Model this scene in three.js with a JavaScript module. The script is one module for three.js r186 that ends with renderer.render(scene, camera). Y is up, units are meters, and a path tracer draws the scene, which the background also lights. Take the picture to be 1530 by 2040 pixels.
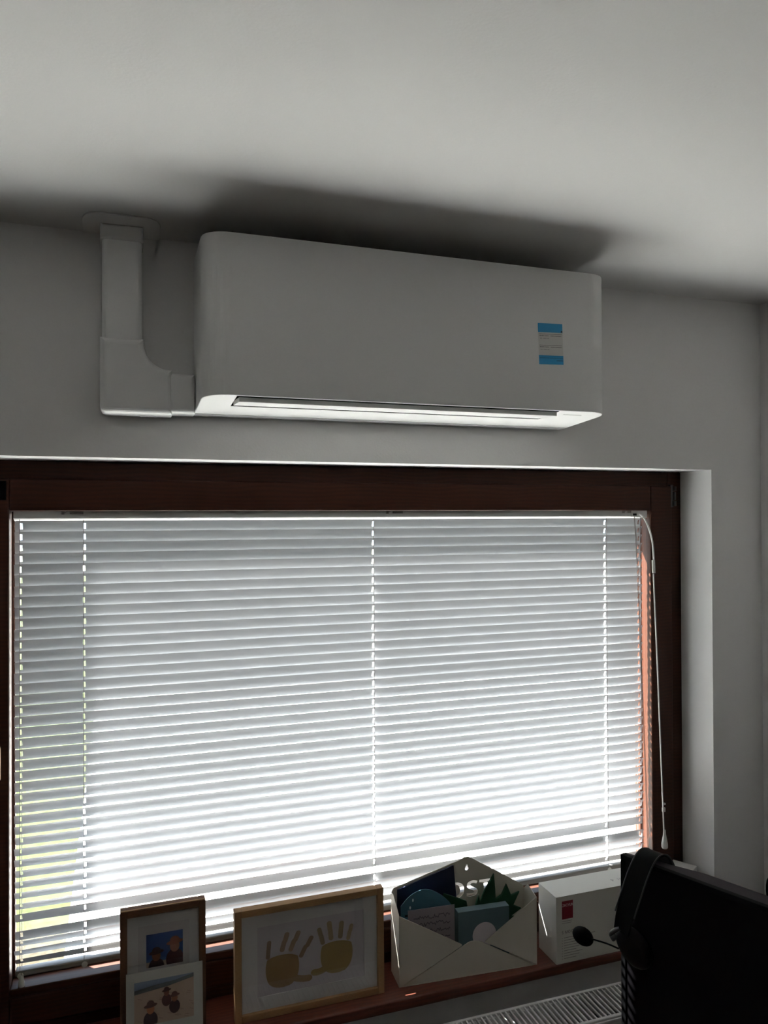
import * as THREE from 'three';
import { RoundedBoxGeometry } from 'three/addons/geometries/RoundedBoxGeometry.js';
import { mergeGeometries } from 'three/addons/utils/BufferGeometryUtils.js';
import { ImprovedNoise } from 'three/addons/math/ImprovedNoise.js';
import { FontLoader } from 'three/addons/loaders/FontLoader.js';
import { Brush, Evaluator, SUBTRACTION } from 'three-bvh-csg';

// ---------------------------------------------------------------- camera, sky, sun, exposure
const scene = new THREE.Scene();
const camera = new THREE.PerspectiveCamera(2 * Math.atan(1020 / 1532) * 180 / Math.PI, 1530 / 2040, 0.05, 200);
camera.position.set(0, 1.88, 1.6);
camera.rotation.order = 'YXZ';
camera.rotation.set(0.42 * Math.PI / 180, -Math.atan(529 / 1532), -0.0042);
scene.add(camera);

const renderer = new THREE.WebGLRenderer({ antialias: true });
renderer.toneMapping = THREE.LinearToneMapping;
renderer.toneMappingExposure = 1.75;
renderer.shadowMap.enabled = true;
renderer.shadowMap.type = THREE.PCFSoftShadowMap;

scene.background = new THREE.Color().setRGB(2.6, 3.1, 3.9);      // clear summer sky
const sun = new THREE.DirectionalLight(new THREE.Color().setRGB(1.0, 0.962, 0.95), 55);
sun.position.set(-0.42 * 12, 0.755 * 12 + 1.4, -0.50 * 12);
sun.target.position.set(0.5, 1.4, 0);
sun.castShadow = true;
sun.shadow.mapSize.set(4096, 4096);
sun.shadow.camera.left = -5; sun.shadow.camera.right = 5; sun.shadow.camera.top = 5; sun.shadow.camera.bottom = -5;
sun.shadow.camera.near = 0.5; sun.shadow.camera.far = 40;
scene.add(sun, sun.target);

// ---------------------------------------------------------------- helpers
let seed = 7;
const rnd = () => (seed = (seed * 16807) % 2147483647) / 2147483647;
const noise = new ImprovedNoise();
const L = (r, g, b) => new THREE.Color().setRGB(r, g, b);
const std = (c, rough = 0.6, o = {}) => new THREE.MeshPhysicalMaterial({ color: L(...c), roughness: rough, ...o });

const used = {};
function numbered(n) { used[n] = (used[n] || 0) + 1; return used[n] === 1 ? n : n + '_' + String(used[n] - 1).padStart(3, '0'); }
function tag(o, label, category, group, kind) {
  if (label) o.userData.label = label;
  if (category) o.userData.category = category;
  if (group) o.userData.group = group;
  if (kind) o.userData.kind = kind;
  return o;
}
function thing(name, label, category, pos = [0, 0, 0], turn = 0, group) {
  const o = new THREE.Group(); o.name = numbered(name); o.position.set(...pos); o.rotation.y = turn; scene.add(o);
  return tag(o, label, category, group);
}
function part(name, geo, mat, parent, pos, label) {
  const m = new THREE.Mesh(geo, mat); m.name = parent === scene ? numbered(name) : name;
  if (pos) m.position.set(...pos);
  m.castShadow = m.receiveShadow = true; parent.add(m);
  if (label) m.userData.label = label;
  return m;
}
function structure(name, geo, mat, label) { const m = part(name, geo, mat, scene); return tag(m, label, null, null, 'structure'); }
// uv in metres, from the side each face points to in the object's own space
function uvm(geo, s = 1) {
  const g = geo.index ? geo.toNonIndexed() : geo, p = g.attributes.position, n = g.attributes.normal, uv = new Float32Array(p.count * 2);
  for (let i = 0; i < p.count; i++) {
    const ax = Math.abs(n.getX(i)), ay = Math.abs(n.getY(i)), az = Math.abs(n.getZ(i));
    let u, v;
    if (ay >= ax && ay >= az) { u = p.getX(i); v = p.getZ(i); } else if (ax >= az) { u = p.getY(i); v = p.getZ(i); } else { u = p.getX(i); v = p.getY(i); }
    uv[2 * i] = u * s; uv[2 * i + 1] = v * s;
  }
  g.setAttribute('uv', new THREE.BufferAttribute(uv, 2));
  return g;
}
const box = (x0, x1, y0, y1, z0, z1) => { const g = new THREE.BoxGeometry(x1 - x0, y1 - y0, z1 - z0); g.translate((x0 + x1) / 2, (y0 + y1) / 2, (z0 + z1) / 2); return g; };
const rbox = (x0, x1, y0, y1, z0, z1, r = 0.003, seg = 2) => { const g = new RoundedBoxGeometry(x1 - x0, y1 - y0, z1 - z0, seg, r); g.translate((x0 + x1) / 2, (y0 + y1) / 2, (z0 + z1) / 2); return g; };
const V = (x, y, z) => new THREE.Vector3(x, y, z);
const tube = (pts, r, n = 24, k = 8) => new THREE.TubeGeometry(new THREE.CatmullRomCurve3(pts.map(p => V(...p))), n, r, k, false);
const cyl = (r0, r1, h, k = 24) => new THREE.CylinderGeometry(r0, r1, h, k);
function merge(list) { return mergeGeometries(list.map(g => { const q = g.index ? g.toNonIndexed() : g.clone(); for (const k of Object.keys(q.attributes)) if (!['position', 'normal', 'uv'].includes(k)) q.deleteAttribute(k); return q; })); }
function poly(pts, holes = []) { const s = new THREE.Shape(pts.map(p => new THREE.Vector2(...p))); for (const h of holes) s.holes.push(new THREE.Path(h.map(p => new THREE.Vector2(...p)))); return s; }
function extrude(shape, depth, bevel = 0, seg = 3, curve = 12) {
  const g = new THREE.ExtrudeGeometry(shape, { depth: depth - 2 * bevel, bevelEnabled: bevel > 0, bevelSize: bevel, bevelThickness: bevel, bevelOffset: -bevel, bevelSegments: seg, curveSegments: curve });
  g.translate(0, 0, bevel); return g;
}
function dataTex(n, f, srgb = true) {
  const d = new Uint8Array(n * n * 4);
  for (let y = 0; y < n; y++) for (let x = 0; x < n; x++) { const c = f(x / n, y / n); const i = 4 * (y * n + x); d[i] = c[0]; d[i + 1] = c[1]; d[i + 2] = c[2]; d[i + 3] = 255; }
  const t = new THREE.DataTexture(d, n, n); t.wrapS = t.wrapT = THREE.RepeatWrapping; t.magFilter = THREE.LinearFilter; t.minFilter = THREE.LinearMipmapLinearFilter; t.generateMipmaps = true;
  if (srgb) t.colorSpace = THREE.SRGBColorSpace; t.needsUpdate = true; return t;
}
function canvasTex(w, h, draw) {
  const c = document.createElement('canvas'); c.width = w; c.height = h; draw(c.getContext('2d'), w, h);
  const t = new THREE.CanvasTexture(c); t.colorSpace = THREE.SRGBColorSpace; return t;
}
// tiling noise on a unit square
const tn = (u, v, f, z = 0) => { const a = u * f, b = v * f, w = (x, y) => noise.noise(x, y, z); return (w(a, b) * (1 - u) + w(a - f, b) * u) * (1 - v) + (w(a, b - f) * (1 - u) + w(a - f, b - f) * u) * v; };

// ---------------------------------------------------------------- materials
const rollerBump = dataTex(256, (u, v) => { const n = 128 + 70 * tn(u, v, 40) + 50 * tn(u, v, 90, 3) + 30 * tn(u, v, 9, 7); return [n, n, n]; }, false);
rollerBump.repeat.set(5, 5);
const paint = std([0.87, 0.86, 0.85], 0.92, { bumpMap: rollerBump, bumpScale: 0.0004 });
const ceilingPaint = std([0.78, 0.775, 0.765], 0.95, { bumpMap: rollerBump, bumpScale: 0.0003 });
function woodTex(a, b, fy = 46) {
  return dataTex(512, (u, v) => {
    const w = 0.5 + 0.5 * tn(u, v, 4, 1), g = 0.5 + 0.5 * Math.sin((v * fy + 3 * w + 1.2 * tn(u, v, 3, 5)) * Math.PI * 2 / 1) * 0.6 + 0.35 * tn(u * 0.999, v, 60, 2);
    const k = Math.min(1, Math.max(0, g)); return [a[0] + (b[0] - a[0]) * k, a[1] + (b[1] - a[1]) * k, a[2] + (b[2] - a[2]) * k];
  });
}
const mahoganyMap = woodTex([56, 29, 18], [72, 39, 24], 22); mahoganyMap.repeat.set(2, 5);
const mahogany = new THREE.MeshPhysicalMaterial({ map: mahoganyMap, roughness: 0.5, specularIntensity: 0.5 });
const sillMap = woodTex([98, 52, 40], [122, 68, 52], 18); sillMap.repeat.set(2, 5);
const sillWood = new THREE.MeshPhysicalMaterial({ map: sillMap, roughness: 0.4, clearcoat: 0.3, clearcoatRoughness: 0.35 });
const oakMap = woodTex([162, 126, 90], [184, 148, 106], 30); oakMap.repeat.set(4, 12);
const oak = new THREE.MeshPhysicalMaterial({ map: oakMap, roughness: 0.6 });
const walnutMap = woodTex([104, 72, 50], [124, 88, 62], 30); walnutMap.repeat.set(4, 12);
const brownWood = new THREE.MeshPhysicalMaterial({ map: walnutMap, roughness: 0.6 });
const whitePlastic = std([0.82, 0.82, 0.81], 0.38);
const acPlastic = std([0.80, 0.80, 0.79], 0.42);
const greyPlastic = std([0.33, 0.32, 0.31], 0.5);
const blackPlastic = std([0.004, 0.004, 0.005], 0.75, { specularIntensity: 0.3 });
const blackSoft = std([0.005, 0.005, 0.006], 0.95, { specularIntensity: 0.2 });
const darkMetal = std([0.10, 0.10, 0.10], 0.4, { metalness: 0.8 });
const chrome = std([0.6, 0.6, 0.6], 0.25, { metalness: 1 });
const brass = std([0.70, 0.58, 0.38], 0.35, { metalness: 0.6 });
const slatPaint = std([0.55, 0.555, 0.565], 0.42, { side: THREE.DoubleSide });
const railPaint = std([0.74, 0.75, 0.73], 0.45);
const cordMat = std([0.24, 0.21, 0.19], 0.9);
const clearPlastic = std([0.75, 0.74, 0.68], 0.3);
const paneGlass = new THREE.MeshPhysicalMaterial({ color: L(0.96, 0.98, 0.97), roughness: 0, transmission: 1, thickness: 0, ior: 1.5 });
const pictureGlass = new THREE.MeshPhysicalMaterial({ color: L(1, 1, 1), roughness: 0, transmission: 1, thickness: 0, ior: 1.5 });
const matBoard = std([0.78, 0.77, 0.76], 0.9);
const creamSteel = std([0.66, 0.62, 0.53], 0.5);
const cardWhite = std([0.78, 0.77, 0.73], 0.7);

// ---------------------------------------------------------------- room shell
const XL = -1.7, XR = 1.61, ZR = 2.75, YC = 2.44, OX0 = -0.307, OX1 = 1.447, OY0 = 0.81, OY1 = 2.0, ZOUT = -0.28;
{
  const s = poly([[XL - 0.2, -0.2], [XR + 0.2, -0.2], [XR + 0.2, YC + 0.2], [XL - 0.2, YC + 0.2]], [[[OX0, OY0], [OX0, OY1], [OX1, OY1], [OX1, OY0]]]);
  const g = new THREE.ExtrudeGeometry(s, { depth: -ZOUT, bevelEnabled: false }); g.translate(0, 0, ZOUT);
  structure('wall_front', uvm(g), paint, 'off-white painted wall with the window opening');
  structure('wall_right', uvm(box(XR, XR + 0.2, 0, YC, 0, ZR)), paint, 'off-white painted wall at the right edge');
  structure('wall_left', uvm(box(XL - 0.2, XL, 0, YC, 0, ZR)), paint, 'off-white painted wall left of the picture');
  structure('wall_rear', uvm(box(XL - 0.2, XR + 0.2, 0, YC, ZR, ZR + 0.2)), paint, 'off-white painted wall behind the camera');
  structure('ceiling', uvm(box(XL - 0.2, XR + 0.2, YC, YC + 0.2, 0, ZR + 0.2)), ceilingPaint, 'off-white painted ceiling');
  const fl = woodTex([150, 124, 98], [172, 146, 118], 8);
  structure('floor', uvm(box(XL - 0.2, XR + 0.2, -0.2, 0, 0, ZR + 0.2)), new THREE.MeshPhysicalMaterial({ map: fl, roughness: 0.5 }), 'brown wooden floor');
}

// ---------------------------------------------------------------- outdoors: terrace, gravel strip and lawn
{
  const paving = dataTex(256, (u, v) => { const n = 205 + 22 * tn(u, v, 12) + 14 * tn(u, v, 60, 4); return [n, n * 0.985, n * 0.95]; });
  const grass = dataTex(256, (u, v) => { const n = 0.5 + 0.9 * tn(u, v, 30) + 0.5 * tn(u, v, 80, 4); return [44 + 20 * n, 50 + 20 * n, 29 + 14 * n]; });
  const dry = dataTex(256, (u, v) => { const n = 0.5 + 0.9 * tn(u, v, 26) + 0.6 * tn(u, v, 70, 4); return [46 + 22 * n, 42 + 20 * n, 33 + 18 * n]; });
  structure('ground', uvm(box(-40, 40, -0.5, -0.22, -60, ZOUT)), std([0.42, 0.42, 0.30], 0.95), 'ground outside the house');
  structure('terrace', uvm(box(-0.24, 30, -0.22, -0.15, -14, ZOUT)), new THREE.MeshPhysicalMaterial({ map: paving, roughness: 0.9 }), 'pale sunlit terrace seen between the slats');
  structure('lawn', uvm(box(-30, -0.24, -0.22, -0.16, -30, -2.6), 0.8), new THREE.MeshPhysicalMaterial({ map: grass, roughness: 1, specularIntensity: 0.1 }), 'sunlit yellow-green lawn seen through the lower left slats');
  structure('soil_bed', uvm(box(-30, -0.24, -0.22, -0.155, -2.6, ZOUT), 1.2), new THREE.MeshPhysicalMaterial({ map: dry, roughness: 1, specularIntensity: 0.1 }), 'dry bare soil seen through the lowest left slats');
}

// ---------------------------------------------------------------- window: frame, sash, pane, handle, hinge; sill board
const SX0 = -0.207, SX1 = 1.337, SY0 = 0.940, SY1 = 1.896, ZS = -0.100, ZF = -0.115, ZB = -0.175;
{
  const w = new THREE.Group(); w.name = 'window_1'; scene.add(w);
  tag(w, 'dark mahogany window with one wide sash behind the blind', null, null, 'structure');
  const fw = 0.045;
  part('frame_stile', uvm(rbox(OX0, OX0 + fw, OY0, OY1, ZB - 0.03, ZF)), mahogany, w);
  part('frame_stile', uvm(rbox(OX1 - fw, OX1, OY0, OY1, ZB - 0.03, ZF)), mahogany, w);
  part('frame_rail', uvm(rbox(OX0 + fw, OX1 - fw, OY1 - 0.043, OY1, ZB - 0.03, ZF)), mahogany, w);
  part('frame_rail', uvm(rbox(OX0 + fw, OX1 - fw, OY0, 0.868, ZB - 0.03, ZF)), mahogany, w);
  const s = part('sash', uvm(merge([
    rbox(SX0 - 0.062, SX0, 0.865, 1.962, ZB, ZS, 0.004), rbox(SX1, SX1 + 0.068, 0.865, 1.962, ZB, ZS, 0.004),
    rbox(SX0, SX1, SY1, 1.962, ZB, ZS, 0.004), rbox(SX0, SX1, 0.865, 0.922, ZB, ZS, 0.004), rbox(SX0, SX1, 0.9235, SY0, ZB, ZS - 0.001, 0.003)])), mahogany, w);
  part('glazing_bead', uvm(merge([rbox(SX0, SX1, SY0, SY0 + 0.010, -0.158, -0.142, 0.003), rbox(SX0, SX0 + 0.006, SY0, SY1, -0.158, -0.144, 0.002), rbox(SX1 - 0.006, SX1, SY0, SY1, -0.158, -0.144, 0.002), rbox(SX0, SX1, SY1 - 0.006, SY1, -0.158, -0.144, 0.002)])), mahogany, s);
  part('glass_pane', box(SX0, SX1, SY0, SY1, -0.1605, -0.1600), paneGlass, w);
  // lever handle on the left stile
  const h = part('handle', rbox(-0.252, -0.222, 1.36, 1.43, ZS, ZS + 0.008, 0.004), brass, w, null, 'brass window handle');
  part('lever', merge([cylAt(-0.237, 1.395, -0.092, -0.055, 0.009), tube([[-0.237, 1.40, -0.055], [-0.236, 1.37, -0.053], [-0.231, 1.33, -0.052], [-0.2275, 1.312, -0.053]], 0.0085, 16, 10), sphereAt(-0.2275, 1.312, -0.053, 0.0088)]), brass, h);
  // hinge in the rebate at the upper right
  const g = part('hinge', merge([cylY(1.419, 1.955, -0.108, 0.006, 0.012), cylY(1.419, 1.935, -0.108, 0.005, 0.022), cylY(1.419, 1.915, -0.108, 0.006, 0.014)]), darkMetal, w, null, 'dark metal sash hinge');
  part('hinge_leaf', rbox(1.406, 1.416, 1.905, 1.965, -0.1149, -0.107, 0.001), darkMetal, g);
  part('corner_cover', rbox(-0.268, -0.212, 1.918, 1.957, ZS, ZS + 0.004, 0.002), blackPlastic, w);
  structure('trim_1', uvm(rbox(OX0, OX1, 0.81, 0.835, ZF - 0.002, 0.028, 0.004)), sillWood, 'dark red-brown wooden window sill board');
  structure('trim_3', uvm(rbox(OX0 - 0.10, -0.222, 0.79, OY1 + 0.08, ZOUT - 0.035, ZOUT, 0.003)), std([0.60, 0.59, 0.56], 0.8), 'outer casing board left of the window');
  structure('trim_4', uvm(rbox(1.365, OX1 + 0.10, 0.79, OY1 + 0.08, ZOUT - 0.035, ZOUT, 0.003)), std([0.60, 0.59, 0.56], 0.8), 'outer casing board right of the window');
  structure('trim_2', uvm(rbox(OX0, OX1, 0.765, 0.789, -0.36, ZB - 0.02, 0.004)), std([0.45, 0.45, 0.43], 0.7), 'outer stone window sill');
}
function cylAt(x, y, z0, z1, r, k = 16) { const g = cyl(r, r, Math.abs(z1 - z0), k); g.rotateX(Math.PI / 2); g.translate(x, y, (z0 + z1) / 2); return g; }
function cylY(x, y, z, r, h, k = 16) { const g = cyl(r, r, h, k); g.translate(x, y, z); return g; }
function sphereAt(x, y, z, r) { const g = new THREE.SphereGeometry(r, 16, 10); g.translate(x, y, z); return g; }

// ---------------------------------------------------------------- venetian blind
{
  const b = thing('venetian_blind', 'white aluminium venetian blind with closed slats covering the window', 'blind');
  const ZC = -0.126, W = 0.025, X0 = -0.2005, X1 = 1.3265, XM = (X0 + X1) / 2, LEN = X1 - X0;
  const ladders = [-0.1885, -0.0675, 0.568, 1.211, 1.317];
  // slat: crowned strip with a punched slot at each ladder; 'tilt' gives its angle along the length (the cords let the lower left corner sag open)
  const slatGeo = (tilt) => {
    const rows = [-1, -0.88, -0.7, -0.5, -0.25, 0, 0.25, 0.5, 0.7, 0.88, 1];
    const xs = [-LEN / 2, -LEN / 2 + 0.0012, -LEN / 2 + 0.004]; const slot = [];
    for (const l of ladders) { const a = l - XM - 0.0022; slot.push([a, a + 0.0044]); xs.push(a, a + 0.0044); }
    for (let k = 1; k < 12; k++) xs.push(-LEN / 2 + 0.04 * k + 0.003);
    xs.push(LEN / 2 - 0.004, LEN / 2 - 0.0012, LEN / 2);
    xs.sort((p, q) => p - q);
    const pos = [], uv = [], idx = [];
    const clip = (x) => { const e = LEN / 2 - Math.abs(x); return e < 0.0005 ? 0.84 : e < 0.002 ? 0.95 : 1; };
    for (const x of xs) for (const t of rows) {
      const tt = Math.sign(t) * Math.min(Math.abs(t), clip(x)), a = tilt(x + XM), y = 0.0023 * (1 - tt * tt), z = tt * W / 2;
      pos.push(x, y * Math.cos(a) + z * Math.sin(a), -y * Math.sin(a) + z * Math.cos(a)); uv.push(x, z);
    }
    const R = rows.length;
    for (let i = 0; i + 1 < xs.length; i++) for (let j = 0; j + 1 < R; j++) {
      const mx = (xs[i] + xs[i + 1]) / 2, mt = (rows[j] + rows[j + 1]) / 2;
      if (Math.abs(mt) < 0.5 && slot.some(s => mx > s[0] && mx < s[1])) continue;
      const a = i * R + j; idx.push(a, a + 1, a + R, a + 1, a + R + 1, a + R);
    }
    const g = new THREE.BufferGeometry(); g.setAttribute('position', new THREE.Float32BufferAttribute(pos, 3)); g.setAttribute('uv', new THREE.Float32BufferAttribute(uv, 2)); g.setIndex(idx); g.computeVertexNormals(); return g;
  };
  const N = 41, P = 0.0221, deg = Math.PI / 180;
  const lerpTab = (k, y) => { for (let i = 0; i + 1 < k.length; i++) if (y < k[i + 1][0]) { const f = Math.max(0, (y - k[i][0]) / (k[i + 1][0] - k[i][0])); return k[i][1] + f * (k[i + 1][1] - k[i][1]); } return k[k.length - 1][1]; };
  const sag = [[0.96, 12], [1.07, 12], [1.16, 10], [1.245, 9], [1.33, 5], [1.46, 2], [1.6, 0]], base = [[0.96, 56], [1.1, 61], [1.3, 67.5], [1.5, 71.5], [1.9, 73]];
  for (let i = 0; i < N; i++) {
    let top = 1.8765 - i * P, b0 = lerpTab(base, top) + (rnd() - 0.5) * 1.2; const a0 = lerpTab(sag, top);
    if (top < 1.07) top = 0.988 + (top - 0.988) * 0.81;              // the lowest slats have slipped down a little
    if (top < 1.09 && top > 1.04) b0 = top < 1.06 ? 77 : 72;
    const m = part('slat', slatGeo(x => (b0 - a0 * Math.pow(Math.min(1, Math.max(0, (0.06 - x) / 0.26)), 1.2)) * deg), slatPaint, b, [XM + (rnd() - 0.5) * 0.002, top - W / 2 * Math.sin(b0 * deg), ZC]);
    m.rotation.z = (rnd() - 0.5) * 0.0006;
  }
  // head rail with sloping underside
  const rail = (() => { // prism along x
    const pts = [[-0.112, 1.9005], [-0.112, 1.8815], [-0.116, 1.8795], [-0.138, 1.8745], [-0.140, 1.8785], [-0.140, 1.9005]];
    const pos = []; const n = pts.length;
    for (let i = 0; i < n; i++) { const [za, ya] = pts[i], [zb, yb] = pts[(i + 1) % n]; pos.push(X0, ya, za, X0, yb, zb, X1, yb, zb, X0, ya, za, X1, yb, zb, X1, ya, za); }
    for (let i = 1; i + 1 < n; i++) { const f = (k, x) => [x, pts[k][1], pts[k][0]]; pos.push(...f(0, X0), ...f(i + 1, X0), ...f(i, X0), ...f(0, X1), ...f(i, X1), ...f(i + 1, X1)); }
    const g = new THREE.BufferGeometry(); g.setAttribute('position', new THREE.Float32BufferAttribute(pos, 3)); g.computeVertexNormals(); return uvm(g);
  })();
  const head = part('head_rail', rail, railPaint, b);
  for (const x of [-0.105, 0.602, 1.262]) {   // spring clips that hold the rail
    part('bracket', merge([rbox(x + 0.010, x + 0.036, 1.8895, 1.8985, -0.1125, -0.1105, 0.0008), rbox(x - 0.006, x, 1.889, 1.897, -0.1125, -0.1090, 0.0008), tube([[x, 1.893, -0.111], [x + 0.006, 1.8955, -0.1105], [x + 0.010, 1.8955, -0.111]], 0.0008, 8, 6)]), greyPlastic, head);
  }
  const lock = part('cord_lock', merge([rbox(1.283, 1.3325, 1.8795, 1.897, -0.1122, -0.1095, 0.001), rbox(1.2985, 1.3325, 1.8775, 1.8815, -0.130, -0.1095, 0.001)]), whitePlastic, head);
  part('opening', rbox(1.2875, 1.2995, 1.8825, 1.8885, -0.111, -0.1092, 0.0006), blackPlastic, lock);
  // bottom rail with end cap and button
  const br = part('bottom_rail', uvm(rbox(X0 + 0.002, X1 - 0.002, 0.9555, 0.9665, ZC - 0.012, ZC + 0.011, 0.003)), std([0.26, 0.24, 0.22], 0.5), b);
  for (const l of ladders) part('cord_button', cylAt(l, 0.958, ZC + 0.009, ZC + 0.0125, 0.006), clearPlastic, br);
  // ladder strings: front, back, and lift cord threaded through the slots
  for (const l of ladders) {
    const pts = (dz, dx) => { const r = []; for (let i = 0; i < 9; i++) r.push([l + dx, 1.879 - i * (1.879 - 0.966) / 8, ZC + dz]); return r; };
    part('ladder_string', merge([tube(pts(0.0098, -0.0012), 0.0006, 16, 5), tube(pts(-0.0105, 0.0005), 0.0006, 16, 5)]), cordMat, b);
  }
  part('lift_cord', tube([[1.291, 1.884, -0.110], [1.297, 1.78, -0.1085], [1.308, 1.5, -0.1085], [1.320, 1.2, -0.1085], [1.3265, 1.0, -0.1085], [1.3275, 0.952, -0.1085]], 0.0007, 40, 6), cordMat, b);
  part('lift_cord', tube([[1.293, 1.884, -0.110], [1.2995, 1.78, -0.108], [1.310, 1.5, -0.108], [1.3225, 1.2, -0.108], [1.329, 1.0, -0.108], [1.330, 0.952, -0.108]], 0.0007, 40, 6), cordMat, b);
  const ts = part('cord_tassel', new THREE.LatheGeometry([[0.0005, 0.022], [0.004, 0.020], [0.006, 0.008], [0.0065, 0], [0.0005, -0.001]].map(p => new THREE.Vector2(...p)), 12), clearPlastic, b, [-0.186, 0.9405, -0.108]);
  ts.castShadow = true;
  part('lift_cord', tube([[-0.1875, 0.957, -0.115], [-0.187, 0.966, -0.1125], [-0.186, 0.961, -0.108]], 0.0007, 10, 6), cordMat, b);
  // tilt wand
  const wand = part('tilt_wand', tube([[1.322, 1.730, -0.072], [1.3365, 1.43, -0.074], [1.350, 1.125, -0.076], [1.353, 1.055, -0.076]], 0.0019, 30, 8), whitePlastic, b);
  part('flexible_shaft', tube([[1.308, 1.886, -0.1095], [1.311, 1.881, -0.100], [1.316, 1.855, -0.085], [1.3215, 1.815, -0.075], [1.3235, 1.765, -0.072]], 0.0024, 24, 8), whitePlastic, wand);
  { const g = cyl(0.0042, 0.0042, 0.034, 16); g.translate(0, 0, 0); const m = part('connector', g, clearPlastic, wand, [1.3225, 1.749, -0.072]); m.rotation.z = 0.045; }
  part('clip', merge([rbox(1.3475, 1.3555, 1.105, 1.116, -0.078, -0.072, 0.001), rbox(1.352, 1.358, 1.122, 1.127, -0.080, -0.074, 0.001)]), clearPlastic, wand);
  part('bell_grip', new THREE.LatheGeometry([[0.0005, 0.048], [0.003, 0.048], [0.0038, 0.036], [0.0062, 0.024], [0.0084, 0.012], [0.0084, 0.003], [0.007, 0], [0.0005, 0]].map(p => new THREE.Vector2(...p)), 8), clearPlastic, wand, [1.3555, 1.008, -0.077]);
}

// ---------------------------------------------------------------- air conditioner
{
  const a = thing('air_conditioner', 'white wall-mounted air conditioner above the window', 'air conditioner');
  const x0 = 0.143, x1 = 0.995, zf = 0.206, yb = 2.086, yt = 2.396, r = 0.046;
  const plan = (d, hole) => {
    const s = new THREE.Shape(), A = x0 + d, B = x1 - d, F = zf - d, z0 = 0.034;
    s.moveTo(A, -z0); s.lineTo(A, -(F - r)); s.bezierCurveTo(A, -(F - r * 0.4), A + r * 0.4, -F, A + r * 1.15, -F); s.lineTo(B - r * 1.15, -F); s.bezierCurveTo(B - r * 0.4, -F, B, -(F - r * 0.4), B, -(F - r)); s.lineTo(B, -z0); s.closePath();
    if (hole) s.holes.push(new THREE.Path(hole.map(p => new THREE.Vector2(p[0], -p[1]))));
    return s;
  };
  const up = (g, y) => { g.rotateX(-Math.PI / 2); g.translate(0, y, 0); return g; };
  const solid = up(extrude(plan(0), yt - yb, 0.0015, 2, 16), yb);
  { const p = solid.attributes.position; for (let i = 0; i < p.count; i++) if (p.getY(i) < yb + 0.01) p.setY(i, p.getY(i) + 0.0155 * p.getZ(i) / zf); solid.computeVertexNormals(); }
  const A = new Brush(solid), B = new Brush(box(0.203, 0.872, yb - 0.02, yb + 0.075, 0.114, 0.2005)); A.updateMatrixWorld(); B.updateMatrixWorld();
  const ev = new Evaluator(); ev.useGroups = false;
  part('front_cover', ev.evaluate(A, B, SUBTRACTION).geometry, acPlastic, a);
  const chassis = extrude(poly([[x0 + 0.002, yb + 0.001], [x1 - 0.002, yb + 0.001], [x1 - 0.002, yt - 0.004], [x0 + 0.002, yt - 0.004]]), 0.0325, 0.002);
  part('chassis', chassis, acPlastic, a, [0, 0, 0.0008]);
  part('outlet_duct', merge([box(0.2035, 0.8715, yb + 0.070, yb + 0.0745, 0.1145, 0.200), box(0.2035, 0.8715, yb + 0.0095, yb + 0.072, 0.1142, 0.1148), box(0.2032, 0.2040, yb + 0.014, yb + 0.072, 0.1148, 0.200), box(0.8710, 0.8718, yb + 0.014, yb + 0.072, 0.1148, 0.200)]), blackPlastic, a);
  const vane = part('louvre_vane', rbox(-0.3305, 0.3305, -0.0045, 0.0045, -0.038, 0.038, 0.0012), acPlastic, a, [0.5375, 2.0975, 0.1605]);
  vane.rotation.x = 0.055;
  part('drain_seam', rbox(0.90, 0.945, 2.0985, 2.0999, 0.170, 0.1725, 0.0005), greyPlastic, a);
  // sticker
  const st = canvasTex(240, 420, (c, w, h) => {
    c.fillStyle = '#d6d6d2'; c.fillRect(0, 0, w, h);
    c.fillStyle = '#2f9fd6'; c.fillRect(0, 0, w, 92); c.fillRect(0, 328, w, 92);
    c.fillStyle = '#15222c'; c.fillRect(w - 16, 72, 14, 18);
    c.fillStyle = '#333'; c.fillRect(8, 108, w - 16, 3); c.fillRect(8, 222, w - 16, 3);
    c.font = 'bold 15px sans-serif'; c.fillText('Model name :', 12, 132); c.fillText('Model name :', 12, 246); c.font = 'bold 13px sans-serif'; c.fillText('AS09XCAAWKNEU', 118, 132); c.fillText('AS09XCAAWKNEU', 118, 246);
    c.font = '13px sans-serif'; c.fillText('S/N : 50201100', 16, 158); c.fillText('S/N : 50201100', 16, 272);
    c.fillStyle = '#1f5d84'; c.fillRect(6, 352, w - 12, 4); c.fillRect(w - 66, 376, 62, 8);
  });
  const sg = rbox(-0.029, 0.029, -0.0425, 0.0425, 0, 0.0006, 0.0002, 1); sg.computeBoundingBox();
  const pl = new THREE.PlaneGeometry(0.058, 0.085);
  const lab = part('sticker', pl, new THREE.MeshPhysicalMaterial({ map: st, roughness: 0.45 }), a, [0.849, 2.239, zf + 0.0006], 'blue and white information sticker');
  lab.rotation.z = 0.034;
}

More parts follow.
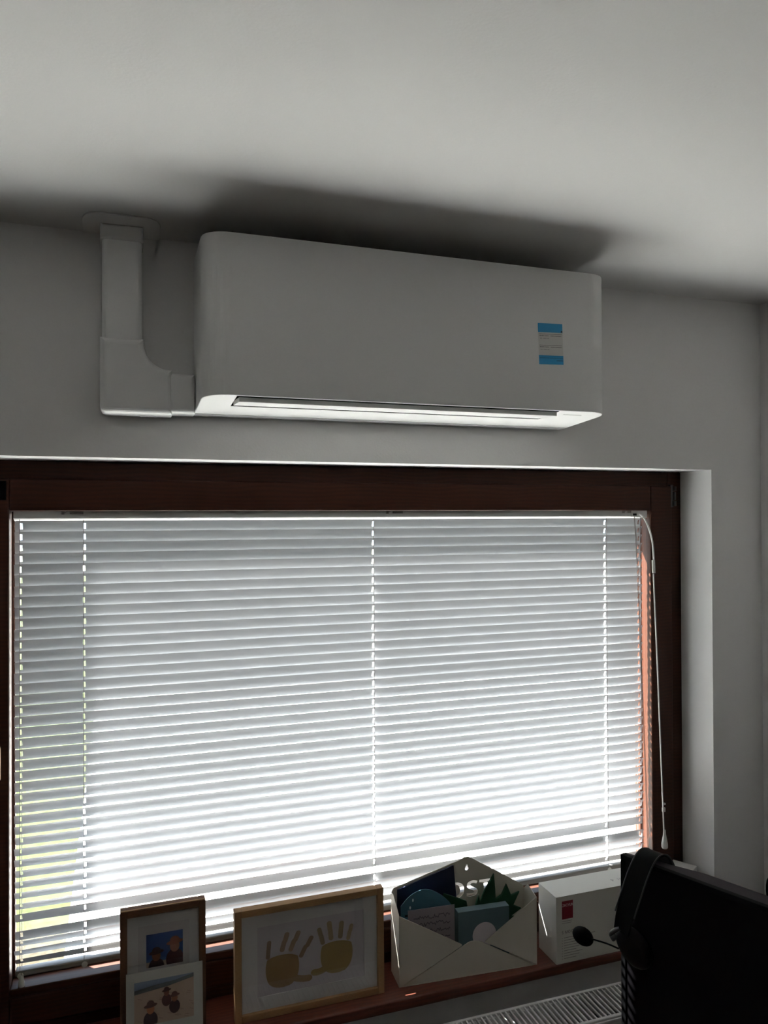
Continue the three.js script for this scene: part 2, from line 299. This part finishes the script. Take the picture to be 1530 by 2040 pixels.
// ---------------------------------------------------------------- pipe cover beside the air conditioner
{
  const d = thing('pipe_cover', 'white plastic pipe duct running from the ceiling to the air conditioner', 'pipe cover');
  const e = new THREE.Shape();
  e.moveTo(-0.033, 2.224); e.lineTo(-0.033, 2.096); e.quadraticCurveTo(-0.033, 2.081, -0.018, 2.081); e.lineTo(0.099, 2.081); e.lineTo(0.099, 2.167); e.bezierCurveTo(0.068, 2.167, 0.0475, 2.188, 0.0475, 2.215); e.lineTo(0.0475, 2.224); e.closePath();
  const body = part('elbow', extrude(e, 0.066, 0.012, 5, 16), whitePlastic, d);
  part('snap_tab', rbox(0.040, 0.072, 2.0795, 2.0825, 0.020, 0.034, 0.001), whitePlastic, body);
  part('vertical_trunk', extrude(poly([[-0.029, 2.205], [0.0435, 2.205], [0.0435, 2.418], [-0.029, 2.418]]), 0.062, 0.010, 5), whitePlastic, d);
  part('short_trunk', extrude(poly([[0.09, 2.085], [0.1425, 2.085], [0.1425, 2.162], [0.09, 2.162]]), 0.062, 0.010, 5), whitePlastic, d);
  part('ceiling_collar', extrude(poly([[-0.032, 2.408], [0.0465, 2.408], [0.0465, 2.438], [-0.032, 2.438]]), 0.0655, 0.006, 4), whitePlastic, d);
  const fs = new THREE.Shape(), R = 0.04;
  fs.moveTo(-0.064, -0.001); fs.lineTo(0.078, -0.001); fs.lineTo(0.078, -0.06); fs.quadraticCurveTo(0.078, -0.112, 0.04, -0.112); fs.lineTo(-0.024, -0.112); fs.quadraticCurveTo(-0.064, -0.112, -0.064, -0.06); fs.closePath();
  const fg = extrude(fs, 0.003, 0.0008, 2); fg.rotateX(-Math.PI / 2); fg.translate(0, 2.4369, 0);
  part('ceiling_flange', fg, whitePlastic, d);
}

// ---------------------------------------------------------------- radiator under the sill
{
  const r = thing('radiator', 'white panel radiator with slotted top grille under the sill', 'radiator', [0, 0, 0]);
  const rp = std([0.74, 0.72, 0.71], 0.4), x0 = -0.15, x1 = 1.36, z0 = 0.080, z1 = 0.186, yt = 0.80, yb = 0.24;
  part('front_panel', rbox(x0, x1, yb, yt - 0.006, z1 - 0.012, z1 - 0.001, 0.003), rp, r);
  part('back_panel', rbox(x0, x1, yb, yt - 0.006, z0 + 0.001, z0 + 0.012, 0.003), rp, r);
  for (const x of [x0, x1 - 0.004]) part('side_panel', rbox(x, x + 0.004, yb, yt - 0.004, z0, z1, 0.001), rp, r);
  const gr = part('top_grille', merge([rbox(x0, x1, yt - 0.008, yt, z0, z0 + 0.008, 0.002), rbox(x0, x1, yt - 0.008, yt, z1 - 0.012, z1 - 0.004, 0.002), rbox(x0, x1, yt - 0.010, yt - 0.004, z1 - 0.004, z1, 0.0015)]), rp, r);
  const sg = rbox(-0.002, 0.002, -0.005, 0, z0 + 0.007, z1 - 0.011, 0.0008, 1), n = Math.floor((x1 - x0 - 0.02) / 0.0117);
  for (let i = 0; i < n; i++) part('slat', sg, rp, gr, [x0 + 0.012 + i * 0.0117, yt - 0.0008, 0]);
  const dark = std([0.30, 0.28, 0.28], 0.6);
  const fins = []; for (let i = 0; i < 60; i++) fins.push(box(x0 + 0.02 + i * 0.0247, x0 + 0.0215 + i * 0.0247, yb + 0.02, yt - 0.05, z0 + 0.013, z1 - 0.013));
  tag(part('convector_fins', merge(fins), dark, r), null, null, null, 'stuff');
  for (const x of [0.1, 1.1]) part('wall_bracket', rbox(x - 0.02, x + 0.02, 0.35, 0.70, 0.001, z0 + 0.002, 0.002), rp, r);
}

// ---------------------------------------------------------------- picture frames
function pictureFrame(g, w, h, dep, bar, wood, tex, matIn, lean) {
  const o = new THREE.Group(); // built upright at z=0 (front) .. -dep
  const bars = [rbox(0, bar, 0, h, -dep, 0, 0.0012, 1), rbox(w - bar, w, 0, h, -dep, 0, 0.0012, 1), rbox(bar, w - bar, 0, bar, -dep, 0, 0.0012, 1), rbox(bar, w - bar, h - bar, h, -dep, 0, 0.0012, 1)];
  for (const b of bars) part('frame_bar', uvm(b), wood, g);
  part('backing', box(bar * 0.6, w - bar * 0.6, bar * 0.6, h - bar * 0.6, -dep + 0.001, -dep + 0.004), brownWood, g);
  const [mx0, mx1, my0, my1] = matIn;
  const mb = extrude(poly([[bar * 0.7, bar * 0.7], [w - bar * 0.7, bar * 0.7], [w - bar * 0.7, h - bar * 0.7], [bar * 0.7, h - bar * 0.7]], [[[mx0, my0], [mx0, my1], [mx1, my1], [mx1, my0]]]), 0.0018);
  part('mat_board', mb, matBoard, g, [0, 0, -0.0095]);
  const p = new THREE.PlaneGeometry(mx1 - mx0 + 0.004, my1 - my0 + 0.004); p.translate((mx0 + mx1) / 2, (my0 + my1) / 2, 0);
  part('print', p, new THREE.MeshPhysicalMaterial({ map: tex, roughness: 0.8 }), g, [0, 0, -0.0098]);
  part('glass', box(bar * 0.7, w - bar * 0.7, bar * 0.7, h - bar * 0.7, -0.0052, -0.0050), pictureGlass, g);
}
const person = (c, x, y, s, hat, skin, shirt) => { // a small printed figure with a hat
  c.fillStyle = shirt; c.beginPath(); c.ellipse(x, y + s * 1.5, s * 1.0, s * 1.2, 0, 0, 7); c.fill();
  c.fillStyle = skin; c.beginPath(); c.ellipse(x, y, s * 0.55, s * 0.7, 0, 0, 7); c.fill();
  c.fillStyle = hat; c.beginPath(); c.ellipse(x, y - s * 0.45, s * 0.95, s * 0.28, -0.12, 0, 7); c.fill(); c.beginPath(); c.ellipse(x, y - s * 0.65, s * 0.55, s * 0.5, 0, Math.PI, 0); c.fill();
};
{
  const hands = canvasTex(640, 440, (c, w, h) => {
    c.fillStyle = '#d6d0d4'; c.fillRect(0, 0, w, h);
    const hand = (ox, oy, col, tip, fan, thumb) => {
      c.save(); c.translate(ox, oy); c.fillStyle = col; c.strokeStyle = tip; c.lineCap = 'round';
      c.beginPath(); c.moveTo(-88, -70); c.bezierCurveTo(-40, -98, 50, -92, 88, -64); c.bezierCurveTo(104, 0, 96, 70, 50, 104); c.bezierCurveTo(0, 122, -60, 116, -84, 70); c.bezierCurveTo(-102, 20, -100, -30, -88, -70); c.fill();
      for (const [x, y, x2, y2, w] of fan) { c.lineWidth = w; c.beginPath(); c.moveTo(x, y); c.lineTo((x + x2) / 2 - (x2 - x) * 0.08, (y + y2) / 2); c.stroke(); c.beginPath(); c.moveTo((x + x2) / 2 + (x2 - x) * 0.12, (y + y2) / 2 - 8); c.lineTo(x2, y2); c.stroke(); }
      c.strokeStyle = col; c.lineWidth = 40; c.beginPath(); c.moveTo(thumb[0], thumb[1]); c.quadraticCurveTo((thumb[0] + thumb[2]) / 2, thumb[1] + 24, thumb[2], thumb[3]); c.stroke();
      c.restore();
    };
    hand(150, 290, '#a98d62', '#a68e78', [[-84, -86, -76, -176, 24], [-2, -118, 26, -208, 28], [48, -112, 92, -206, 28], [108, -60, 168, -160, 26]], [60, 66, 152, 88]);
    hand(470, 268, '#b09a66', '#ac9a7c', [[-84, -92, -104, -178, 26], [-34, -112, -44, -208, 28], [22, -112, 30, -196, 28], [70, -92, 90, -168, 24]], [-60, 66, -136, 84]);
  });
  const f = thing('picture_frame', 'wide oak frame with two yellow handprints on the sill', 'picture frame', [0.2255, 0.835, -0.006]);
  pictureFrame(f, 0.326, 0.229, 0.020, 0.0145, oak, hands, [0.048, 0.282, 0.042, 0.186]);
  f.rotation.x = -0.022;

  const beach = canvasTex(300, 420, (c, w, h) => {
    c.fillStyle = '#d8d4d3'; c.fillRect(0, 0, w, h);
    c.fillStyle = '#3d5fa0'; c.fillRect(52, 62, 206, 190);
    c.fillStyle = '#4f74ad'; c.fillRect(52, 205, 206, 20); c.fillStyle = '#c9b9a8'; c.fillRect(52, 222, 206, 30);
    c.save(); c.beginPath(); c.rect(52, 62, 206, 190); c.clip();
    person(c, 108, 190, 44, '#5a3f42', '#9a6a58', '#4a3038'); person(c, 212, 150, 50, '#b07a68', '#b98774', '#5a3540'); c.restore();
  });
  const q = thing('picture_frame', 'narrow brown portrait frame standing at the left of the sill', 'picture frame', [0.0015, 0.835, -0.012]);
  pictureFrame(q, 0.1665, 0.262, 0.024, 0.0135, brownWood, beach, [0.034, 0.134, 0.085, 0.225]);
  part('top_strip', rbox(0, 0.1665, 0.2622, 0.2632, -0.006, -0.001, 0.0004, 1), oak, q, null, 'thin pale strip along the top');
  q.rotation.x = -0.03;

  const sand = canvasTex(480, 460, (c, w, h) => {
    c.fillStyle = '#cfcdc4'; c.fillRect(0, 0, w, h);
    c.save(); c.beginPath(); c.rect(50, 60, 372, 262); c.clip();
    c.fillStyle = '#c3ab98'; c.fillRect(50, 60, 372, 262);
    c.fillStyle = '#8391a6'; c.beginPath(); c.moveTo(50, 60); c.lineTo(422, 60); c.lineTo(422, 76); c.lineTo(50, 112); c.fill();
    c.fillStyle = '#66696c'; c.beginPath(); c.moveTo(50, 108); c.lineTo(180, 92); c.lineTo(300, 84); c.lineTo(422, 62); c.lineTo(422, 84); c.lineTo(260, 112); c.lineTo(50, 132); c.fill();
    c.strokeStyle = 'rgba(140,115,100,0.6)'; c.lineWidth = 3; for (let i = 0; i < 30; i++) { const x = 60 + rnd() * 350, y = 140 + rnd() * 170; c.beginPath(); c.moveTo(x, y); c.lineTo(x + 26, y + 8); c.stroke(); }
    person(c, 250, 150, 30, '#5c4038', '#8d5e4c', '#5c3a38'); person(c, 300, 190, 34, '#6a4a40', '#9a6a54', '#4c3436'); person(c, 150, 230, 44, '#6d5048', '#c08464', '#5d4a50');
    c.restore();
  });
  const k = thing('photo_card', 'loose white-bordered beach photo leaning on the narrow frame', 'photo', [0.0125, 0.8352, 0.0065]);
  part('card', box(0, 0.1475, 0, 0.146, -0.0006, 0), matBoard, k);
  const pg = new THREE.PlaneGeometry(0.1475, 0.146); pg.translate(0.07375, 0.073, 0.0002);
  part('print', pg, new THREE.MeshPhysicalMaterial({ map: sand, roughness: 0.5 }), k);
  k.rotation.set(-0.09, 0, 0.0);
}

// ---------------------------------------------------------------- letter holder shaped like an envelope, with its contents
const HOLD = { o: V(0.588, 0.835, -0.013), a: -0.0715 };
const hold = (u, y, w) => { const c = Math.cos(0.0715), s = Math.sin(0.0715); return [0.588 + u * c + w * s, 0.835 + y, -0.013 + u * s - w * c]; };
{
  const font = await new FontLoader().loadAsync('fonts/droid/droid_sans_bold.typeface.json');
  const h = thing('letter_holder', 'cream metal letter holder shaped like an open envelope', 'letter holder', [0.588, 0.835, -0.013], -0.0715);
  const D = 0.066, Wd = 0.335, T = 0.0013;
  // back panel with the cut-out word and the keyhole
  const back = poly([[0, 0], [Wd, 0], [Wd, 0.146], [Wd - 0.006, 0.158], [0.200, 0.236], [0.190, 0.241], [0.180, 0.241], [0.168, 0.235], [0.006, 0.190], [0, 0.180]]);
  const letters = font.generateShapes('POST', 0.036);
  let lx0 = 1e9, lx1 = -1e9; for (const s of letters) for (const p of s.getPoints(6)) { lx0 = Math.min(lx0, p.x); lx1 = Math.max(lx1, p.x); }
  const lo = [0.176 - (lx0 + lx1) / 2 * 1.28, 0.147], sq = ([x, y]) => new THREE.Vector2(lo[0] + x * 1.28, lo[1] + y);
  const counters = [];
  for (const s of letters) {
    back.holes.push(new THREE.Path(s.getPoints(6).map(p => sq([p.x, p.y]))));
    for (const q of s.holes) counters.push(new THREE.Shape(q.getPoints(6).map(p => sq([p.x, p.y]))));
  }
  const key = new THREE.Path(); { const cx = 0.186, cy = 0.214; key.absarc(cx, cy, 0.0048, 0.9, Math.PI - 0.9 + 2 * Math.PI - 2 * Math.PI, true); }
  const kh = []; for (let i = 0; i <= 16; i++) { const t = Math.PI * (0.68 + 1.64 * i / 16); kh.push([0.186 + 0.0046 * Math.cos(t), 0.213 + 0.0046 * Math.sin(t)]); } kh.push([0.1885, 0.2195], [0.1878, 0.2225], [0.186, 0.2235], [0.1842, 0.2225], [0.1835, 0.2195]);
  back.holes.push(new THREE.Path(kh.map(p => new THREE.Vector2(...p))));
  const bg = [extrude(back, T)];
  for (const cshape of counters) {
    bg.push(extrude(cshape, T));
    const bb = new THREE.Box2().setFromPoints(cshape.getPoints(4)); const mx = (bb.min.x + bb.max.x) / 2; bg.push(box(mx - 0.0007, mx + 0.0007, bb.min.y - 0.010, bb.max.y + 0.010, 0, T));
  }
  part('back_panel', merge(bg), creamSteel, h, [0, 0, -D]);
  const side = poly([[0, 0], [D, 0], [D, 0.180], [D - 0.018, 0.183], [0.004, 0.160], [0, 0.157]]);
  const s1 = extrude(side, T); s1.rotateY(Math.PI / 2); part('side_panel', s1, creamSteel, h, [0, 0, 0]);
  const s2 = extrude(poly([[0, 0], [D, 0], [D, 0.150], [D - 0.02, 0.166], [0.004, 0.158], [0, 0.157]]), T); s2.rotateY(Math.PI / 2); part('side_panel', s2, creamSteel, h, [Wd - T, 0, 0]);
  part('bottom_panel', box(0, Wd, 0, T, -D, 0), creamSteel, h);
  part('front_flap', extrude(poly([[0.0015, 0.0005], [0.0015, 0.157], [0.0035, 0.157], [0.1475, 0.0755], [0.1488, 0.0735], [0.1470, 0.0712]]), T), creamSteel, h, [0, 0, -T * 0.2]);
  part('front_flap', extrude(poly([[Wd - 0.0015, 0.002], [Wd - 0.0015, 0.157], [Wd - 0.003, 0.157], [0.206, 0.0740], [0.205, 0.0720], [0.207, 0.0705]]), T), creamSteel, h, [0, 0, -T * 0.2]);
  const bf = new THREE.Shape(); bf.moveTo(0.0048, 0.0); bf.lineTo(Wd - 0.0075, 0.0); bf.lineTo(0.1975, 0.0725); bf.quadraticCurveTo(0.180, 0.080, 0.166, 0.0762); bf.lineTo(0.1490, 0.0682); bf.closePath();
  part('front_flap', extrude(bf, T), creamSteel, h, [0, 0, -T * 2.0]);

  const put = (name, label, cat, geo, mat, u, y, w, rot = [0, 0, 0]) => { const m = part(name, geo, mat, scene, hold(u, y, w)); m.rotation.order = 'YXZ'; m.rotation.set(rot[0], -0.0715 + rot[1], rot[2]); return tag(m, label, cat); };
  put('booklet', 'dark navy booklet leaning inside the letter holder', 'booklet', extrude(poly([[0, 0], [0.158, 0], [0.139, 0.226], [0.001, 0.186]]), 0.004, 0.0006, 1), std([0.010, 0.016, 0.055], 0.5), 0.012, 0.002, 0.058, [-0.02, 0, 0]);
  const dome = new THREE.Shape(); dome.moveTo(0, 0); dome.lineTo(0.122, 0); dome.lineTo(0.122, 0.148); dome.bezierCurveTo(0.105, 0.172, 0.075, 0.192, 0.056, 0.192); dome.bezierCurveTo(0.034, 0.192, 0.016, 0.180, 0, 0.160); dome.closePath();
  const dots = canvasTex(256, 256, (c) => { c.fillStyle = '#4d7a8c'; c.fillRect(0, 0, 256, 256); c.fillStyle = '#e8f4f6'; for (const [x, y] of [[60, 34], [46, 60]]) { c.beginPath(); c.ellipse(x, y, 4, 6, 0, 0, 7); c.fill(); } c.fillStyle = '#14222a'; c.fillRect(20, 84, 22, 7); c.fillRect(110, 84, 18, 6); });
  const dg = extrude(dome, 0.0016); { const p = dg.attributes.position, uv = dg.attributes.uv; for (let i = 0; i < p.count; i++) uv.setXY(i, p.getX(i) / 0.122, p.getY(i) / 0.192 * 1.2 - 0.2); dg.translate(0, 0, 0); }
  put('greeting_card', 'blue rounded greeting card inside the letter holder', 'card', dg, new THREE.MeshPhysicalMaterial({ map: dots, roughness: 0.6 }), 0.014, 0.002, 0.034);
  const ink = canvasTex(256, 256, (c) => { c.fillStyle = '#9c9397'; c.fillRect(0, 0, 256, 256); c.strokeStyle = '#5f5762'; c.lineWidth = 3; for (let r = 0; r < 6; r++) { c.beginPath(); let x = 30; c.moveTo(x, 34 + r * 26); while (x < 226) { x += 5; c.lineTo(x, 34 + r * 26 + (rnd() - 0.5) * 14); } c.stroke(); } });
  const lg = box(0, 0.112, 0, 0.153, 0, 0.0009);
  put('handwritten_letter', 'folded white letter with handwriting inside the letter holder', 'letter', lg, new THREE.MeshPhysicalMaterial({ map: ink, roughness: 0.8 }), 0.028, 0.002, 0.0215, [-0.02, 0, 0]);
  const tb = thing('gift_box', 'small teal box with a pale round print inside the letter holder', 'box', hold(0.142, 0.002, 0.006), -0.0715 + 0.0);
  part('carton', rbox(0, 0.126, 0, 0.142, -0.022, 0, 0.001, 1), std([0.11, 0.17, 0.19], 0.6), tb);
  const disc = new THREE.CircleGeometry(0.029, 40); part('round_print', disc, std([0.62, 0.56, 0.58], 0.6), tb, [0.064, 0.083, 0.0003], 'pale round print');
  // foam leaf cut-outs
  const foam = std([0.007, 0.062, 0.027], 0.95);
  const leaf = [[0.0, 0], [0.09, 0], [0.115, 0.05], [0.150, 0.085], [0.118, 0.093], [0.145, 0.108], [0.124, 0.118], [0.140, 0.148], [0.119, 0.142], [0.107, 0.170], [0.094, 0.146], [0.079, 0.138], [0.078, 0.160], [0.075, 0.198], [0.050, 0.160], [0.040, 0.135], [0.036, 0.155], [0.020, 0.105], [0.004, 0.06]];
  put('foam_leaf', 'dark green foam leaf with jagged points in the letter holder', 'foam cut-out', extrude(poly(leaf), 0.006, 0.0008, 1), foam, 0.172, 0.004, 0.050, [0, 0, 0.0]);
  put('foam_sheet', 'small dark green foam strip in front of the navy booklet', 'foam cut-out', extrude(poly([[0, 0], [0.085, 0], [0.060, 0.148], [0.004, 0.172], [0.0, 0.16]]), 0.004, 0.0006, 1), foam, 0.116, 0.002, 0.0445);
}

// ---------------------------------------------------------------- white carton on the sill
{
  const W = 0.30, H = 0.156, D = 0.079;
  const front = canvasTex(1200, 624, (c, w, h) => {
    c.fillStyle = '#d9d6cc'; c.fillRect(0, 0, w, h);
    c.fillStyle = '#86202f'; c.fillRect(62, 46, 118, 168);
    c.fillStyle = '#e6c9c8'; c.font = 'bold 33px monospace'; c.fillText('ZHIYUN', 66, 98);
    c.fillStyle = '#8a857f'; c.font = '12px sans-serif'; for (let i = 0; i < 2; i++) c.fillRect(62, 232 + i * 18, 110 - i * 8, 4);
    c.fillStyle = '#4c4744'; c.font = '38px sans-serif'; const t = 'SMOOTH 4'; let x = 58; for (const ch of t) { c.fillText(ch, x, 350); x += 34; }
    c.fillStyle = '#8d8781'; for (let i = 0; i < 9; i++) { c.fillRect(60, 386 + i * 24, 8, 6); c.fillRect(82, 386 + i * 24, (i < 3 ? 340 : 200) - (i % 3) * 34, 5); }
  });
  const top = canvasTex(1200, 316, (c, w, h) => {
    c.fillStyle = '#dddbd2'; c.fillRect(0, 0, w, h); c.save(); c.translate(w, h); c.rotate(Math.PI); c.fillStyle = '#6b6761'; c.font = '60px sans-serif';
    let x = 88; for (const ch of 'SMOOTH') { c.globalAlpha = 0.5; c.fillText(ch, x, 140); x += 62; } c.globalAlpha = 1; c.fillText('4', x + 20, 140); c.restore();
  });
  const bx = thing('carton_box', 'white carton box with a red label on the sill', 'box', [0.964, 0.835, 0.027]);
  part('carton', box(0, W, 0, H, -D, 0), cardWhite, bx);
  const pf = new THREE.PlaneGeometry(W, H); pf.translate(W / 2, H / 2, 0.0003); part('front_print', pf, new THREE.MeshPhysicalMaterial({ map: front, roughness: 0.6 }), bx);
  const pt = new THREE.PlaneGeometry(W, D); pt.rotateX(-Math.PI / 2); pt.translate(W / 2, H + 0.0003, -D / 2); part('top_print', pt, new THREE.MeshPhysicalMaterial({ map: top, roughness: 0.6 }), bx);

  const b2 = thing('small_box', 'plain white box corner showing above the monitor at the right', 'box', [1.392, 0.835, -0.058], 0.55);
  part('carton', rbox(-0.03, 0.03, 0, 0.125, -0.03, 0.03, 0.0015, 1), cardWhite, b2);
  part('lid', rbox(-0.031, 0.031, 0.105, 0.127, -0.031, 0.031, 0.001, 1), cardWhite, b2);
}

// ---------------------------------------------------------------- desk, monitor and headset
{
  const dk = thing('desk', 'dark desk below the picture that carries the monitor', 'desk');
  const dm = std([0.08, 0.06, 0.05], 0.5);
  part('tabletop', rbox(0.92, 1.60, 0.70, 0.73, 0.24, 1.55, 0.003), dm, dk);
  for (const [x, z] of [[0.95, 0.27], [1.57, 0.27], [0.95, 1.52], [1.57, 1.52]]) part('leg', rbox(x - 0.02, x + 0.02, 0, 0.70, z - 0.02, z + 0.02, 0.002), dm, dk);

  // monitor frame of reference: origin at its lower corner next to the window, x along the screen, z out of the screen
  const phi = Math.atan2(0.925, 0.381);
  const m = thing('monitor', 'black computer monitor seen at an angle with its screen off', 'monitor', [0.9655, 0.82, 0.281], -phi + Math.PI * 0);
  const Wm = 0.61, Hm = 0.38;
  part('bezel', merge([rbox(0, Wm, 0, 0.018, 0, 0.012, 0.001), rbox(0, Wm, Hm - 0.010, Hm, 0, 0.012, 0.001), rbox(0, 0.010, 0.018, Hm - 0.010, 0, 0.012, 0.001), rbox(Wm - 0.010, Wm, 0.018, Hm - 0.010, 0, 0.012, 0.001)]), blackPlastic, m);
  part('screen', box(0.009, Wm - 0.009, 0.017, Hm - 0.009, 0.004, 0.0105), std([0.004, 0.003, 0.0045], 0.7, { specularIntensity: 0.3 }), m);
  const bs = extrude(poly([[0.001, 0], [Wm - 0.001, 0], [Wm - 0.001, 0.004], [Wm * 0.75, 0.034], [Wm * 0.25, 0.034], [0.001, 0.004]]), Hm - 0.002); bs.rotateX(-Math.PI / 2); bs.translate(0, 0.001, -0.0005);
  part('back_shell', bs, std([0.030, 0.024, 0.030], 0.7), m);
  part('stand_neck', rbox(Wm / 2 - 0.04, Wm / 2 + 0.04, -0.085, 0.12, -0.054, -0.035, 0.003), blackPlastic, m);
  part('stand_base', rbox(Wm / 2 - 0.12, Wm / 2 + 0.12, -0.09, -0.078, -0.12, 0.06, 0.004), blackPlastic, m);

  // headset hung over the upper corner of the monitor; same local frame
  const h = thing('headset', 'black headset with foam-tipped microphone hung over the monitor corner', 'headset', [0.9655, 0.82, 0.281], -phi);
  const ribbon = (pts, wid, th) => { // rectangular band swept along pts, its width along local x
    const c = new THREE.CatmullRomCurve3(pts.map(p => V(...p))), n = 48, pos = [], idx = [];
    for (let i = 0; i <= n; i++) {
      const p = c.getPoint(i / n), t = c.getTangent(i / n), side = V(1, 0, 0), nn = new THREE.Vector3().crossVectors(side, t).normalize(), sd = new THREE.Vector3().crossVectors(t, nn).normalize();
      const ww = wid * (1 - 0.25 * Math.pow(Math.abs(i / n - 0.5) * 2, 2));
      for (const [a, b] of [[-1, -0.6], [-0.9, -1], [0.9, -1], [1, -0.6], [1, 0.6], [0.9, 1], [-0.9, 1], [-1, 0.6]]) { const v = p.clone().addScaledVector(sd, a * ww / 2).addScaledVector(nn, b * th / 2); pos.push(v.x, v.y, v.z); }
    }
    for (let i = 0; i < n; i++) for (let k = 0; k < 8; k++) { const a = i * 8 + k, b = i * 8 + (k + 1) % 8; idx.push(a, b, a + 8, b, b + 8, a + 8); }
    for (let k = 1; k < 7; k++) { idx.push(0, k + 1, k); idx.push(n * 8, n * 8 + k, n * 8 + k + 1); }
    let g = new THREE.BufferGeometry(); g.setAttribute('position', new THREE.Float32BufferAttribute(pos, 3)); g.setIndex(idx); g = g.toNonIndexed(); g.computeVertexNormals(); return g;
  };
  const bandPts = [[0.032, 0.255, 0.062], [0.040, 0.290, 0.062], [0.050, 0.330, 0.055], [0.0565, 0.368, 0.040], [0.058, 0.390, 0.018], [0.058, 0.396, -0.004], [0.058, 0.386, -0.034], [0.058, 0.345, -0.066], [0.056, 0.27, -0.084]];
  part('headband', ribbon(bandPts, 0.042, 0.005), blackPlastic, h);
  part('band_rim', merge([-1, 1].map(e => tube(bandPts.slice(1, 8).map(([x, y, z]) => [x + e * 0.0205, y + 0.002, z * 1.03]), 0.0016, 40, 6))), std([0.03, 0.03, 0.032], 0.5), h);
  const cup = (x, y, z, s) => {
    const g = new THREE.LatheGeometry([[0.0003, 0.013], [0.012, 0.0125], [0.024, 0.008], [0.030, 0.002], [0.032, -0.006], [0.031, -0.013], [0.024, -0.016], [0.0003, -0.014]].map(p => new THREE.Vector2(...p)), 40);
    g.rotateX(s * Math.PI / 2); g.scale(1.3, 0.92, 1); g.rotateZ(-0.75 * s);
    const c = part('ear_cup', g, std([0.009, 0.008, 0.011], 0.5, { specularIntensity: 0.5 }), h, [x, y, z]);
    const t = new THREE.TorusGeometry(0.0235, 0.008, 12, 32); t.scale(1.3, 0.92, 1); t.rotateZ(-0.75 * s);
    part('ear_cushion', t, blackSoft, c, [0, 0, -s * 0.016]);
  };
  cup(0.046, 0.224, 0.048, 1);
  cup(0.056, 0.235, -0.082, -1);
  part('yoke', merge([tube([[0.030, 0.262, 0.063], [0.020, 0.254, 0.066], [0.012, 0.244, 0.066], [0.014, 0.232, 0.060]], 0.0045, 16, 8), sphereAt(0.016, 0.240, 0.064, 0.0065)]), std([0.09, 0.09, 0.10], 0.3), h, null, 'shiny grey joint');
  const boom = part('microphone_boom', tube([[0.026, 0.220, 0.062], [0.005, 0.223, 0.068], [-0.018, 0.221, 0.070], [-0.040, 0.217, 0.070]], 0.0016, 20, 8), blackPlastic, h);
  const foamG = new THREE.SphereGeometry(0.0165, 24, 16); foamG.scale(1.36, 1, 1); foamG.rotateZ(-0.18);
  part('foam_tip', foamG, blackSoft, boom, [-0.050, 0.2165, 0.070], 'oval black foam tip');
}
// cable on the right wall
{
  const c = part('cable', tube([[1.604, 0.735, 0.30], [1.603, 0.80, 0.16], [1.603, 0.86, 0.03], [1.603, 0.925, 0.020], [1.603, 0.945, 0.035], [1.603, 0.93, 0.06], [1.603, 0.85, 0.12], [1.604, 0.735, 0.36]], 0.004, 60, 8), blackPlastic, scene);
  tag(c, 'black cable looped up against the right wall', 'cable');
}

renderer.render(scene, camera);
